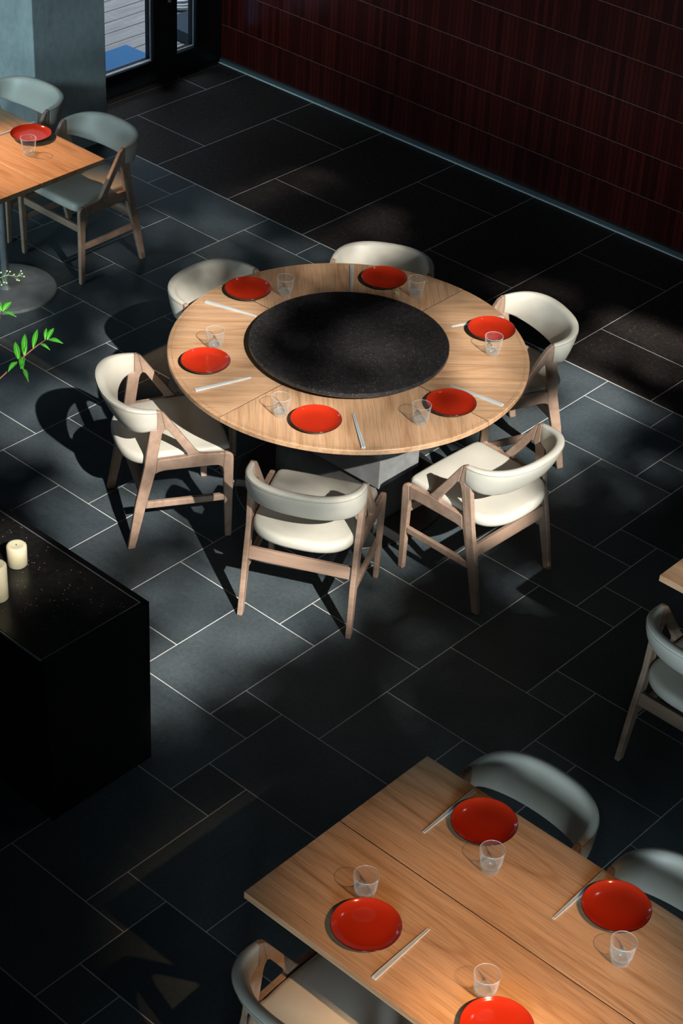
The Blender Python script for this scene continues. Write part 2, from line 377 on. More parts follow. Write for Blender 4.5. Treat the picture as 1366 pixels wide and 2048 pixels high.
struct(link('trim_2', boxm(-4.69, -4.63, 2.95, 4.60, -0.01, 0.025), M['black_metal']), 'recessed black plinth under the door frames')
struct(link('trim_3', boxm(-4.575, -4.568, 3.2, 4.55, -0.005, 0.002), M['trim_metal']), 'thin threshold strip in front of the door')
struct(link('wall_lintel', boxm(-4.74, -4.60, 2.6, 4.60, 2.42, 6.5), M['black_metal']), 'dark wall above the door')
struct(link('wall_infill', boxm(-4.74, -4.62, 2.6, 2.98, -0.05, 2.42), M['black_metal']), 'dark infill between pillar and door')

# outside: deck, mat, planter
bm = bmesh.new()
x = -4.76
while x > -11.5:
    box(bm, x - 0.142, x, 1.0, 10.5, -0.06, -0.03, 0); x -= 0.150
box(bm, -11.6, -4.76, 1.0, 10.5, -0.12, -0.062, 1)
tag(link('timber_deck', bm, [M['deck'], M['deck_gap']]), 'pale weathered timber deck boards seen outside through the glass door', 'deck')
bm = bmesh.new(); box(bm, -5.255, -4.80, 3.20, 4.335, -0.030, -0.012)
tag(link('door_mat', bm, M['mat_blue'], bevel=0.006), 'blue mat lying on the timber deck just outside the glass door', 'mat')
bm = bmesh.new(); box(bm, -5.30, -4.80, 4.66, 6.2, -0.03, 0.06)
tag(link('garden_planter', bm, M['planter'], bevel=0.01), 'low dark blue grey planter box outside the narrow side window', 'planter')
bm = bmesh.new()
for k in range(7):
    r0 = 0.30 - 0.02 * k
    pts = [(-5.62 + r0 * 0.8 * math.cos(a), 5.42 + r0 * 1.6 * math.sin(a), 0.0 + 0.018 * k + 0.012 * math.sin(3 * a + k)) for a in [PI * 2 * q / 28 for q in range(29)]]
    tube(bm, pts, 0.014, 6, cap=False)
tag(link('garden_hose', bm, M['hose'], smooth=True), 'coiled silvery hose on the deck behind the planter, outside the side window', 'hose')

# ------------------------------------------------------------------ ROUND TABLE
CX, CY, TZ, RT = -0.697, 1.520, 0.74, 0.792
t = thing('round_dining_table', 'large round oak table with four grain-matched top segments on a steel pedestal', 'table', (CX, CY, 0))
for k in range(4):
    bm = bmesh.new(); n = 40; g = 0.0030
    def sec(z, ins):
        L_ = []
        for q in range(n + 1):
            a = -PI / 4 + PI / 2 * q / n; L_.append(((RT - ins) * math.cos(a), (RT - ins) * math.sin(a), z))
        off = g * math.sqrt(2)
        c_ = Vector((off, 0, z)); return [c_] + [Vector(p_) + Vector((off * 0.7, 0, 0)) for p_ in L_]
    rings = [[bm.verts.new(p_) for p_ in sec(z, ins)] for z, ins in ((TZ, 0.003), (TZ - 0.003, 0), (TZ - 0.022, 0), (TZ - 0.034, 0.02))]
    bm.faces.new(rings[0]); bm.faces.new(rings[-1][::-1])
    for A, B_ in zip(rings, rings[1:]):
        for i in range(len(A)): bm.faces.new((A[i], B_[i], B_[(i + 1) % len(A)], A[(i + 1) % len(A)]))
    o = link('tabletop_segment', bm, M['oak'], t, rotz=PI / 4 + PI / 2 * k)
bm = bmesh.new(); lathe(bm, [(RT - 0.018, TZ + 0.0004), (RT - 0.0155, TZ + 0.0004)], 128)
link('edge_line', bm, M['oak_edge'], t)
bm = bmesh.new(); lathe(bm, [(0.0, 0.705), (0.60, 0.705), (0.62, 0.69), (0.60, 0.68), (0, 0.68)], 64); link('support_disc', bm, M['black_metal'], t, smooth=30)
bm = bmesh.new(); box(bm, -0.325, 0.335, -0.135, 0.135, 0.225, 0.68); link('pedestal_box', bm, M['pedestal'], t, bevel=0.003)
bm = bmesh.new(); box(bm, -0.305, 0.315, -0.122, 0.122, 0.012, 0.225); link('pedestal_core', bm, M['pedestal_dark'], t, bevel=0.003)
bm = bmesh.new(); lathe(bm, [(0, 0.012), (0.484, 0.012), (0.487, 0.009), (0.487, 0.0), (0, 0.0)], 96); link('base_plate', bm, M['base_plate'], t, smooth=30)

bm = bmesh.new(); box(bm, -RT + .004, RT - .004, -0.0026, 0.0026, 0.712, TZ - 0.0012); link('seam_strip', bm, M['black_metal'], t)
bm = bmesh.new(); box(bm, -0.0026, 0.0026, -RT + .004, RT - .004, 0.712, TZ - 0.0013); link('seam_strip', bm, M['black_metal'], t)
t = thing('lazy_susan', 'large black granite turntable in the middle of the round table', 'turntable', (CX, CY, TZ + 0.0006))
bm = bmesh.new(); lathe(bm, [(0, 0.045), (0.436, 0.045), (0.440, 0.042), (0.440, 0.028), (0.430, 0.020), (0, 0.020)], 128); link('turntable_top', bm, M['granite_susan'], t, smooth=30)
bm = bmesh.new(); lathe(bm, [(0, 0.020), (0.17, 0.020), (0.17, 0.0), (0, 0.0)], 64); link('bearing', bm, M['satin'], t, smooth=30)

# ------------------------------------------------------------------ RECTANGULAR TABLES
def rect_table(label, x0, x1, y0, y1, ys, legs, seam_glint=False, br=0.262):
    cx, cy = (x0 + x1) / 2, (y0 + y1) / 2
    t = thing('rectangular_dining_table', label, 'table', (cx, cy, 0), 0)
    for (a, b) in ((y0, ys - 0.002), (ys + 0.002, y1)):
        bm = bmesh.new(); c_ = (a + b) / 2; box(bm, x0 - cx, x1 - cx, a - c_, b - c_, 0.713, 0.74)
        for v_ in bm.verts:
            pass
        link('tabletop_panel', bm, M['oak'], t, bevel=0.0015, loc=(0, c_ - cy, 0))
    bm = bmesh.new(); box(bm, x0 - cx + .01, x1 - cx - .01, ys - cy - 0.0022, ys - cy + 0.0022, 0.715, 0.7375); link('seam_strip', bm, M['glint'] if seam_glint else M['black_metal'], t)  # pale strip is a painted reflection; the black one a dark joint
    for lx in legs:
        bm = bmesh.new(); lathe(bm, [(0, 0.713), (0.17, 0.713), (0.17, 0.705), (0.03, 0.70), (0.021, 0.68), (0.021, 0.03), (0.035, 0.014), (0.0, 0.014)], 40, lx - cx, ys - cy); link('pole', bm, M['satin'], t, smooth=40)
        bm = bmesh.new(); lathe(bm, [(0, 0.014), (br, 0.014), (br + .004, 0.011), (br + .004, 0.0), (0, 0.0)], 72, lx - cx, ys - cy); link('base_disc', bm, M['satin'], t, smooth=30)
    return t
rect_table('oak table at the upper left, by the concrete pillar, on a round grey metal base', -4.16, -2.836, 1.156, 2.006, 1.583, (-3.17, -3.83), True)
rect_table('long oak table in the near right foreground with a dark lengthwise seam', 1.242, 3.30, -1.076, -0.218, -0.645, (1.60, 2.96), False, 0.20)
rect_table('oak table cut off by the right edge, only its pale corner showing', 1.212, 3.0, 1.163, 2.02, 1.59, (2.02, 2.66), False, 0.18)

# ------------------------------------------------------------------ CHAIR
def xoff(y, z): return 0.2365 + 0.008 * (y / 0.22) * (z / 0.44 if z < 0.44 else max(0.0, 1 - (z - 0.44) / 0.25))
def side_piece(bm, poly, s, th=0.0235):
    prism(bm, poly, lambda y, z: (s * (xoff(y, z) + th / 2), y, z), lambda y, z: (s * (xoff(y, z) - th / 2), y, z))
P_REAR = [(-0.238, 0), (-0.205, 0), (-0.150, 0.232), (-0.109, 0.389), (-0.103, 0.442), (-0.100, 0.462), (-0.082, 0.575), (-0.076, 0.592), (-0.068, 0.600), (-0.084, 0.690), (-0.092, 0.695), (-0.1045, 0.695), (-0.1045, 0.606), (-0.132, 0.606), (-0.159, 0.414), (-0.199, 0.236)]
P_BRACE = [(-0.068, 0.600), (-0.058, 0.598), (-0.050, 0.588), (0.022, 0.476), (0.028, 0.462), (0.026, 0.454), (0.082, 0.461), (0.066, 0.478), (0.045, 0.510), (0.009, 0.562), (-0.052, 0.653), (-0.070, 0.679), (-0.084, 0.690)]
P_RAIL = [(-0.109, 0.389), (-0.103, 0.442), (-0.096, 0.447), (-0.085, 0.448), (0.018, 0.452), (0.026, 0.454), (0.082, 0.461), (0.100, 0.456), (0.125, 0.454), (0.190, 0.452), (0.184, 0.372), (0.176, 0.384), (0.162, 0.391), (0.13, 0.393), (-0.07, 0.392), (-0.095, 0.387), (-0.112, 0.378)]
P_FRONT = [(0.184, 0.372), (0.190, 0.452), (0.208, 0.451), (0.222, 0.445), (0.229, 0.433), (0.231, 0.415), (0.230, 0.22), (0.228, 0), (0.199, 0), (0.191, 0.226), (0.187, 0.35)]
def superell(sx, sy, y0, n, cnt):
    L_ = []
    for k in range(cnt + 1):
        a = -PI / 2 + PI * k / cnt
        s_, c_ = math.sin(a), math.cos(a)
        L_.append((sx * math.copysign(abs(s_) ** (2 / n), s_), y0 - sy * max(c_, 0) ** (2 / n)))
    return L_
def make_chair(label):
    t = thing('dining_chair', label, 'chair')
    for s in (-1, 1):
        for nm, P_ in (('leg', P_REAR), ('leg', P_FRONT), ('side_rail', P_RAIL), ('arm_brace', P_BRACE)):
            bm = bmesh.new(); side_piece(bm, P_, s); link(nm, bm, M['ash'], t, bevel=0.0062, seg=3)
        bm = bmesh.new()
        prism(bm, [(-0.156, 0.202), (0.192, 0.200), (0.192, 0.232), (-0.149, 0.234)], lambda y, z: (s * (xoff(y, z) + 0.010), y, z), lambda y, z: (s * (xoff(y, z) - 0.010), y, z))
        link('stretcher', bm, M['ash'], t, bevel=0.004)
    bm = bmesh.new(); box(bm, -0.222, 0.222, 0.196, 0.216, 0.300, 0.340); link('stretcher', bm, M['ash'], t, bevel=0.004)
    bm = bmesh.new()
    prism(bm, [(-0.181, 0.262), (-0.159, 0.258), (-0.147, 0.312), (-0.169, 0.316)], lambda y, z: (0.222, y, z), lambda y, z: (-0.222, y, z))
    link('stretcher', bm, M['ash'], t, bevel=0.004)
    # seat cushion
    out = [(-0.19, 0.228), (-0.212, 0.222), (-0.222, 0.205), (-0.222, 0.10), (-0.220, -0.02), (-0.214, -0.09)]
    arc = [(x_, y_) for x_, y_ in superell(0.216, 0.143, -0.103, 2.5, 26)]
    plan = out + arc + [(-x_, y_) for x_, y_ in reversed(out)] + [(0.10, 0.231), (0.0, 0.232), (-0.10, 0.231)]
    bm = bmesh.new()
    layers = [(0.420, 0.88), (0.416, 0.95), (0.420, 0.985), (0.430, 1.0), (0.445, 1.0), (0.4575, 0.985), (0.4635, 0.955), (0.4660, 0.90), (0.4668, 0.7), (0.4650, 0.4)]
    rings = []
    for z, s_ in layers:
        ring = []
        for (x_, y_) in plan:
            dz = -0.010 * max(0, (-y_ - 0.05)) / 0.2
            ring.append(bm.verts.new((x_ * s_, (y_ - 0.0) * s_ + 0.0, z + dz * 1.2)))
        rings.append(ring)
    for A, B_ in zip(rings, rings[1:]):
        for i in range(len(A)): bm.faces.new((A[i], A[(i + 1) % len(A)], B_[(i + 1) % len(A)], B_[i]))
    bm.faces.new(rings[0][::-1]); c_ = bm.verts.new((0, 0, 0.4635))
    for i in range(len(plan)): bm.faces.new((rings[-1][i], rings[-1][(i + 1) % len(plan)], c_))
    link('seat', bm, M['leather'], t, smooth=True)
    # wrap-around backrest
    cnt = 44
    top = superell(0.2490, 0.197, -0.118, 2.35, cnt); bot = superell(0.2480, 0.128, -0.120, 2.2, cnt)
    top = [(-0.2480, -0.1035)] + top + [(0.2480, -0.1035)]; bot = [(-0.2475, -0.1045)] + bot + [(0.2475, -0.1045)]
    N_ = len(top); bm = bmesh.new(); rings = []; st = []
    for i in range(N_):
        a = abs(2 * i / (N_ - 1) - 1); w_ = 1 - a ** 2.4
        zt = 0.697 + 0.020 * w_; zb = 0.604 - 0.034 * w_
        pt = Vector((*top[i], zt)); pb = Vector((*bot[i], zb))
        i0, i1 = max(i - 1, 0), min(i + 1, N_ - 1)
        tg = Vector((top[i1][0] - top[i0][0], top[i1][1] - top[i0][1], 0)).normalized()
        inn = Vector((-tg.y, tg.x, 0))            # towards the sitter
        th = 0.0185 + 0.012 * w_
        if i in (0, N_ - 1): th *= 0.86
        ring = []
        prof = [(0.0, 0.30), (0.03, 0.10), (0.10, 0.0), (0.35, -0.10), (0.65, -0.10), (0.90, 0.0), (0.97, 0.10), (1.0, 0.32), (1.0, 0.70), (0.97, 0.92), (0.90, 1.0), (0.5, 1.06), (0.10, 1.0), (0.03, 0.92), (0.0, 0.70)]
        for (f_, d_) in prof: ring.append(bm.verts.new(pb.lerp(pt, f_) + inn * th * 1.35 * d_))
        rings.append(ring)
        st.append(pb.lerp(pt, 0.90) + inn * th * 1.35 * (-0.01))
    for A, B_ in zip(rings, rings[1:]):
        for i in range(len(A)): bm.faces.new((A[i], A[(i + 1) % len(A)], B_[(i + 1) % len(A)], B_[i]))
    bm.faces.new(rings[0]); bm.faces.new(rings[-1][::-1])
    bk = link('backrest', bm, M['leather'], t, smooth=50)
    bm = bmesh.new(); tube(bm, st, 0.0011, 5)
    for i in (2, N_ - 3):
        ring = [v_.copy() for v_ in []]
    link('seam', bm, M['stitch'], bk)
    return t
chair = None
def put_chair(x, y, deg, label, group):
    global chair
    rz = math.radians(deg) - PI / 2
    if chair is None:
        chair = make_chair(label); chair.location = (x, y, 0); chair.rotation_euler = (0, 0, rz); chair['group'] = group
    else: dup(chair, (x, y, 0), rz, label, group)
GR = 'chairs around the round table'; GS = 'chairs at the rectangular tables'
put_chair(-1.111, 0.827, 59.0, 'cream leather chair left of the round table, turned to show its open triangular wooden side', GR)
put_chair(-1.445, 1.570, 2.0, 'cream chair at the back left of the round table, mostly its half-shaded backrest showing', GR)
put_chair(-1.114, 2.175, -61.0, 'cream chair at the far side of the round table, nearest the red wall', GR)
put_chair(-0.403, 2.285, 246.6, 'cream chair at the upper right of the round table, wrapped backrest in sun', GR)
put_chair(0.116, 1.497, 177.6, 'cream chair at the lower right of the round table, in full sun', GR)
put_chair(-0.253, 0.837, 116.7, 'cream chair at the near side of the round table, its back turned to the viewer', GR)
put_chair(-3.181, 2.132, -90.3, 'grey-lit cream chair at the corner of the upper left table, nearer the glass door', GS)
put_chair(-3.805, 2.147, -90.0, 'grey-lit cream chair in front of the concrete pillar, cut off by the left edge', GS)
put_chair(1.579, -0.235, -93.0, 'shaded chair behind the near oak table, whole curved backrest showing', GS)
put_chair(2.195, -0.255, -90.0, 'shaded chair behind the near oak table, cut off by the right edge', GS)
put_chair(1.623, -1.061, 90.0, 'shaded chair tucked under the front edge of the near oak table', GS)
put_chair(1.534, 1.167, 89.0, 'shaded chair beside the pale table corner, cut off halfway down the right edge', GS)

# ------------------------------------------------------------------ TABLEWARE
def make_plate(label):
    t = thing('dinner_plate', label, 'plate')
    bm = bmesh.new(); lathe(bm, [(0, 0.0080), (0.050, 0.0082), (0.070, 0.0095), (0.084, 0.0125), (0.094, 0.0170), (0.1010, 0.0220), (0.1048, 0.0262), (0.1060, 0.0268)], 72); link('glazed_face', bm, M['red'], t, smooth=True)
    bm = bmesh.new(); lathe(bm, [(0.1060, 0.0268), (0.1071, 0.0264), (0.1074, 0.0252), (0.1040, 0.0200), (0.096, 0.0130), (0.080, 0.0070), (0.062, 0.0040), (0.060, 0.0), (0.052, 0.0), (0.050, 0.0035), (0, 0.0035)], 72); link('outer_body', bm, M['blackglaze'], t, smooth=True)
    return t
def make_glass(label):
    t = thing('drinking_glass', label, 'glass')
    def rf(a, z):
        k = max(0.0, min(1.0, (0.050 - z) / 0.012)) * (1.0 if z > 0.006 else 0.4)
        ph = (a / (2 * PI) * 9) % 1.0
        return 1 - 0.055 * k * (abs(ph - 0.5) * 2) ** 2
    bm = bmesh.new()
    lathe(bm, [(0.0325, 0.024), (0.0345, 0.034), (0.0362, 0.046), (0.0368, 0.052), (0.0388, 0.072), (0.0402, 0.0885), (0.0400, 0.0898), (0.0390, 0.0898), (0.0380, 0.0885), (0.0362, 0.066), (0.0340, 0.046), (0.0308, 0.030), (0.0270, 0.0245)], 72, rfun=rf)
    link('bowl', bm, M['glass'], t, smooth=35)
    bm = bmesh.new()
    lathe(bm, [(0, 0.0), (0.0235, 0.0), (0.0262, 0.003), (0.0275, 0.010), (0.0285, 0.020), (0.0324, 0.0238), (0.0270, 0.0238), (0.024, 0.020), (0.015, 0.0175), (0, 0.017)], 72, rfun=rf)
    link('thick_base', bm, M['glass_base'], t, smooth=35)
    bm = bmesh.new(); pr = [(0.0395 + 0.00095 * math.cos(2 * PI * q / 8), 0.0898 + 0.00095 * math.sin(2 * PI * q / 8)) for q in range(9)]
    lathe(bm, pr, 72); link('rim', bm, M['glass_rim'], t, smooth=True)
    return t
def make_stick(label):
    t = thing('chopstick', label, 'chopstick')
    bm = bmesh.new(); L_ = 0.262
    secs = [(0, 0.0033), (0.004, 0.0038), (L_ * 0.55, 0.0032), (L_ - 0.004, 0.0018), (L_, 0.0012)]
    rings = [[bm.verts.new((x_, a_ * r_, r_ + b_ * r_)) for a_, b_ in ((-1, -1), (1, -1), (1, 1), (-1, 1))] for x_, r_ in secs]
    for A, B_ in zip(rings, rings[1:]):
        for i in range(4): bm.faces.new((A[i], A[(i + 1) % 4], B_[(i + 1) % 4], B_[i]))
    bm.faces.new(rings[0]); bm.faces.new(rings[-1][::-1])
    link('stick', bm, M['stick'], t, bevel=0.0006)
    return t
proto = {}
def put(kind, fn, loc, rz, label, group):
    if kind not in proto:
        o = fn(label); o.location = loc; o.rotation_euler = (0, 0, rz); o['group'] = group; proto[kind] = o
    else: dup(proto[kind], loc, rz, label, group)
seats = {  # place: (where text, plate, glass, stick butt, stick tip)
 'W': ('by the leftmost round-table chair', (-1.032, 0.971), (-1.106, 1.101), (-0.912, 0.793), (-0.827, 1.036)),
 'NW': ('by the back-left round-table chair', (-1.354, 1.554), (-1.225, 1.665), (-1.426, 1.351), (-1.176, 1.429)),
 'N': ('by the round-table chair nearest the wall', (-0.999, 2.093), (-0.810, 2.101), (-1.204, 2.097), (-1.037, 1.911)),
 'NE': ('by the upper right round-table chair', (-0.359, 2.097), (-0.239, 1.958), (-0.408, 2.246), (-0.513, 2.014)),
 'SE': ('by the lower right round-table chair', (-0.086, 1.489), (-0.093, 1.301), (0.061, 1.657), (-0.192, 1.620)),
 'S': ('by the round-table chair seen from behind', (-0.389, 0.981), (-0.535, 0.921), (-0.129, 0.987), (-0.335, 1.150)),
 'A': ('on the table beside the pillar', (-3.283, 1.893), (-3.135, 1.755), (-3.404, 2.025), (-3.411, 1.76)),
 'B1': ('on the near table, back row, left', (1.583, -0.341), (1.716, -0.473), (1.459, -0.236), (1.465, -0.506)),
 'B2': ('on the near table, back row, right', (2.095, -0.335), (2.223, -0.488), (1.976, -0.233), (1.979, -0.501)),
 'B3': ('on the near table, front row, left', (1.607, -0.928), (1.513, -0.828), (1.749, -1.052), (1.738, -0.781)),
 'B4': ('on the near table, cut by bottom edge', (2.124, -0.949), (2.016, -0.869), None, None),
}
for k, (wh, pl, gl_, sb, stp) in seats.items():
    rnd = k in ('W', 'NW', 'N', 'NE', 'SE', 'S'); surf = 'round table' if rnd else 'rectangular tables'
    put('plate', make_plate, (pl[0], pl[1], TZ), random.uniform(0, 6), 'red glazed plate with black rim ' + wh, 'red plates on the ' + surf)
    put('glass', make_glass, (gl_[0], gl_[1], TZ + 0.0002), random.uniform(0, 6), 'clear faceted water glass ' + wh, 'water glasses on the ' + surf)
    if sb:
        d_ = Vector((stp[0] - sb[0], stp[1] - sb[1])); d_.normalize(); nrm = Vector((-d_.y, d_.x))
        toward = 1 if (Vector(pl) - Vector(sb)).dot(nrm) > 0 else -1
        for s_, nm in ((toward, 'nearer its plate'), (-toward, 'farther from its plate')):
            off = nrm * s_ * 0.0044
            put('stick', make_stick, (sb[0] + off.x, sb[1] + off.y, TZ), math.atan2(d_.y, d_.x) - s_ * 0.006, 'pale grey chopstick, the one %s, %s' % (nm, wh), 'chopsticks on the ' + surf)
# small pale flower by the far glass
bm = bmesh.new()
for k in range(5):
    a = 2 * PI * k / 5; lathe(bm, [(0, 0.012), (0.004, 0.009), (0.0045, 0.004), (0, 0.0)], 8, 0.008 * math.cos(a), 0.008 * math.sin(a))
o = link('fallen_flower', bm, M['bud'], smooth=True, loc=(-0.882, 2.052, TZ)); tag(o, 'tiny pale flower head lying between the far plate and its glass', 'flower')

# ------------------------------------------------------------------ BLACK CABINET with candles
t = thing('sideboard_cabinet', 'black lacquered cabinet at the left edge with granite top and steel inlay line', 'cabinet', (-0.95, -0.578, 0))
ox, oy = 0.95, 0.578
bm = bmesh.new(); box(bm, -2.3 + ox, 0.020 + ox, -0.820 + oy, -0.332 + oy, 0.0, 0.749); link('body', bm, M['lacquer'], t, bevel=0.002)
bm = bmesh.new(); box(bm, -2.29 + ox, -0.004 + ox, -0.812 + oy, -0.360 + oy, 0.749, 0.7545); link('stone_top', bm, M['granite_top'], t)
bm = bmesh.new()
box(bm, -2.3 + ox, 0.0 + ox, -0.820 + oy, -0.816 + oy, 0.745, 0.7555)
box(bm, -0.004 + ox, 0.000 + ox, -0.816 + oy, -0.356 + oy, 0.745, 0.7555)
box(bm, -2.3 + ox, -0.004 + ox, -0.360 + oy, -0.356 + oy, 0.745, 0.7555)
link('inlay_line', bm, M['inlay'], t)
bm = bmesh.new(); box(bm, 0.0 + ox, 0.020 + ox, -0.820 + oy, -0.332 + oy, 0.749, 0.7555); box(bm, -2.3 + ox, 0.0 + ox, -0.356 + oy, -0.332 + oy, 0.749, 0.7555); link('top_lip', bm, M['lacquer'], t)
def candle(x_, y_, h_, label):
    t = thing('pillar_candle', label, 'candle', (x_, y_, 0.7555), 0, 'candles on the black cabinet')
    bm = bmesh.new(); r_ = 0.0375; lathe(bm, [(0, 0), (r_ - 0.003, 0), (r_, 0.004), (r_, h_ - 0.006), (r_ - 0.005, h_), (r_ - 0.012, h_ + 0.0005), (0.006, h_ - 0.004), (0, h_ - 0.004)], 40); link('wax_body', bm, M['wax'], t, smooth=50)
    bm = bmesh.new(); tube(bm, [(0, 0, h_ - 0.004), (0.001, 0, h_ + 0.004)], 0.0012, 6); link('wick', bm, M['wick'], t)
candle(-0.4804, -0.5259, 0.088, 'short ivory pillar candle farther back on the black cabinet')
candle(-0.374, -0.703, 0.150, 'taller ivory pillar candle at the left edge, in front of the short one')

# ------------------------------------------------------------------ greenery reaching in from the left (vase stands on the cabinet)
t = thing('flower_vase', 'dark round vase on the cabinet, outside the left edge', 'vase', (-1.42, -0.58, 0.7545))
bm = bmesh.new(); lathe(bm, [(0, 0), (0.05, 0), (0.08, 0.03), (0.095, 0.09), (0.07, 0.16), (0.035, 0.20), (0.04, 0.225), (0.034, 0.225), (0.03, 0.20), (0.06, 0.15), (0, 0.02)], 40); link('vase_body', bm, M['vase'], t, smooth=True)
CR = Vector(_R[0]); CU = -Vector(_R[1]); CF = Vector(_R[2]); CL = Vector(CAMLOC)
def px(x_, y_, z_):      # the point of the place seen at that spot of the photo, z_ above the floor
    d_ = CR * ((x_ - 683) / 3880.3) - CU * ((y_ - 1024) / 3880.3) + CF
    return CL + d_ * ((z_ - CL.z) / d_.z)
def leaf_mesh(base, tip, width, lift=0.01, face=None):
    base = Vector(base); tip = Vector(tip); ax = tip - base; L_ = ax.length
    nrm = face or Vector((0.35, -0.35, 0.87)); side = ax.cross(nrm).normalized(); up = side.cross(ax).normalized()
    bm = bmesh.new(); n = 8; rows = []
    for i in range(n + 1):
        f_ = i / n; w_ = width * math.sin(PI * f_ ** 0.85) ** 0.9 if 0 < i < n else 0.0006
        c_ = base + ax * f_ + up * lift * math.sin(PI * f_)
        rows.append([bm.verts.new(c_ + side * w_ * q + up * (abs(q) * w_ * 0.35)) for q in (-1, -0.5, 0, 0.5, 1)])
    for A, B_ in zip(rows, rows[1:]):
        for i in range(4): bm.faces.new((A[i], A[i + 1], B_[i + 1], B_[i]))
    return bm
def leaf(parent, b_, t_, w_, lift=0.008):
    bm = leaf_mesh(b_, t_, w_ * 1.35, lift); o = link('leaf', bm, M['leaf'], parent, smooth=True)
    s_ = o.modifiers.new('solid', 'SOLIDIFY'); s_.thickness = 0.0006
    bm = bmesh.new(); b_ = Vector(b_); t_ = Vector(t_); ax = t_ - b_; nr = Vector((0.35, -0.35, 0.87)); sd = ax.cross(nr).normalized(); up = sd.cross(ax).normalized()
    tube(bm, [b_ + ax * f_ + up * (lift * math.sin(PI * f_) + 0.0007) for f_ in (0, .25, .5, .75, .97)], [0.0011, 0.001, 0.0008, 0.0006, 0.0003], 5)
    link('vein', bm, M['vein'], o)
Z = 1.2
t = thing('leafy_branch', 'brown twig with long bright green leaves over the floor, left of the cream chair', 'branch', (0, 0, 0))
spine = [(-1.42, -0.58, 0.95), (-1.28, -0.46, 1.10), (-1.12, -0.33, 1.18)] + [tuple(px(a, b, Z)) for a, b in ((0, 757), (18, 740), (38, 722), (58, 704), (76, 690), (92, 679))]
bm = bmesh.new(); tube(bm, spine, [0.004, 0.0038, 0.0034, 0.003, 0.003, 0.0028, 0.0026, 0.0022, 0.0016], 8); link('stem', bm, M['stem'], t, smooth=True)
for (b0, t0, w_) in [((38, 722), (30, 683), .0085), ((48, 712), (50, 667), .0085), ((66, 697), (75, 658), .0075), ((90, 680), (93, 656), .005), ((94, 680), (108, 656), .007), ((96, 679), (126, 687), .007), ((80, 688), (100, 700), .005), ((34, 724), (16, 744), .0075), ((46, 714), (42, 738), .009), ((48, 738), (57, 764), .006), ((45, 722), (46, 740), .006), ((50, 710), (54, 690), .004)]:
    leaf(t, px(*b0, Z), px(*t0, Z + 0.012), w_)
t = thing('leafy_shoot', 'short shoot with two green leaves at the left edge, below the round metal base', 'branch', (0, 0, 0))
bm = bmesh.new(); tube(bm, [(-1.42, -0.58, 0.95), (-1.38, -0.30, 1.12), tuple(px(-22, 690, 1.2)), tuple(px(-4, 650, 1.2)), tuple(px(4, 624, 1.2))], [0.0035, 0.003, 0.0025, 0.0022, 0.0015], 8); link('stem', bm, M['stem'], t, smooth=True)
for (b0, t0, w_) in [((5, 623), (23, 604), .008), ((6, 624), (33, 634), .006), ((3, 622), (-6, 600), .007), ((1, 623), (-20, 615), .007)]:
    leaf(t, px(*b0, Z), px(*t0, Z + 0.012), w_)
t = thing('flower_sprig', 'thin sprig of tiny pale green buds against the table pole, upper left edge', 'branch', (0, 0, 0))
bm = bmesh.new(); sp = [(-1.42, -0.58, 0.95), (-1.5, -0.2, 1.15), tuple(px(-60, 600, 1.25)), tuple(px(-12, 560, 1.25)), tuple(px(15, 550, 1.25)), tuple(px(34, 553, 1.25)), tuple(px(45, 549, 1.25))]
tube(bm, sp, [0.002, 0.002, 0.0015, 0.0012, 0.0010, 0.0008, 0.0006], 6)
ends = [(48, 553), (42, 542), (34, 560), (38, 561), (28, 549), (14, 542), (20, 543), (8, 565), (13, 566), (2, 545), (3, 570), (-4, 556), (44, 547)]
for e in ends: tube(bm, [px(min(e[0] - 6, 36), 552, 1.25), px(e[0], e[1], 1.255)], 0.0007, 5)
link('stem', bm, M['greenstem'], t, smooth=True)
for e in ends:
    p_ = px(e[0], e[1], 1.257); bm = bmesh.new(); bmesh.ops.create_icosphere(bm, subdivisions=1, radius=0.0042, matrix=Matrix.Translation(p_) @ Matrix.Diagonal((1, 1, 0.7, 1))); link('bud', bm, M['bud'], t, smooth=True)

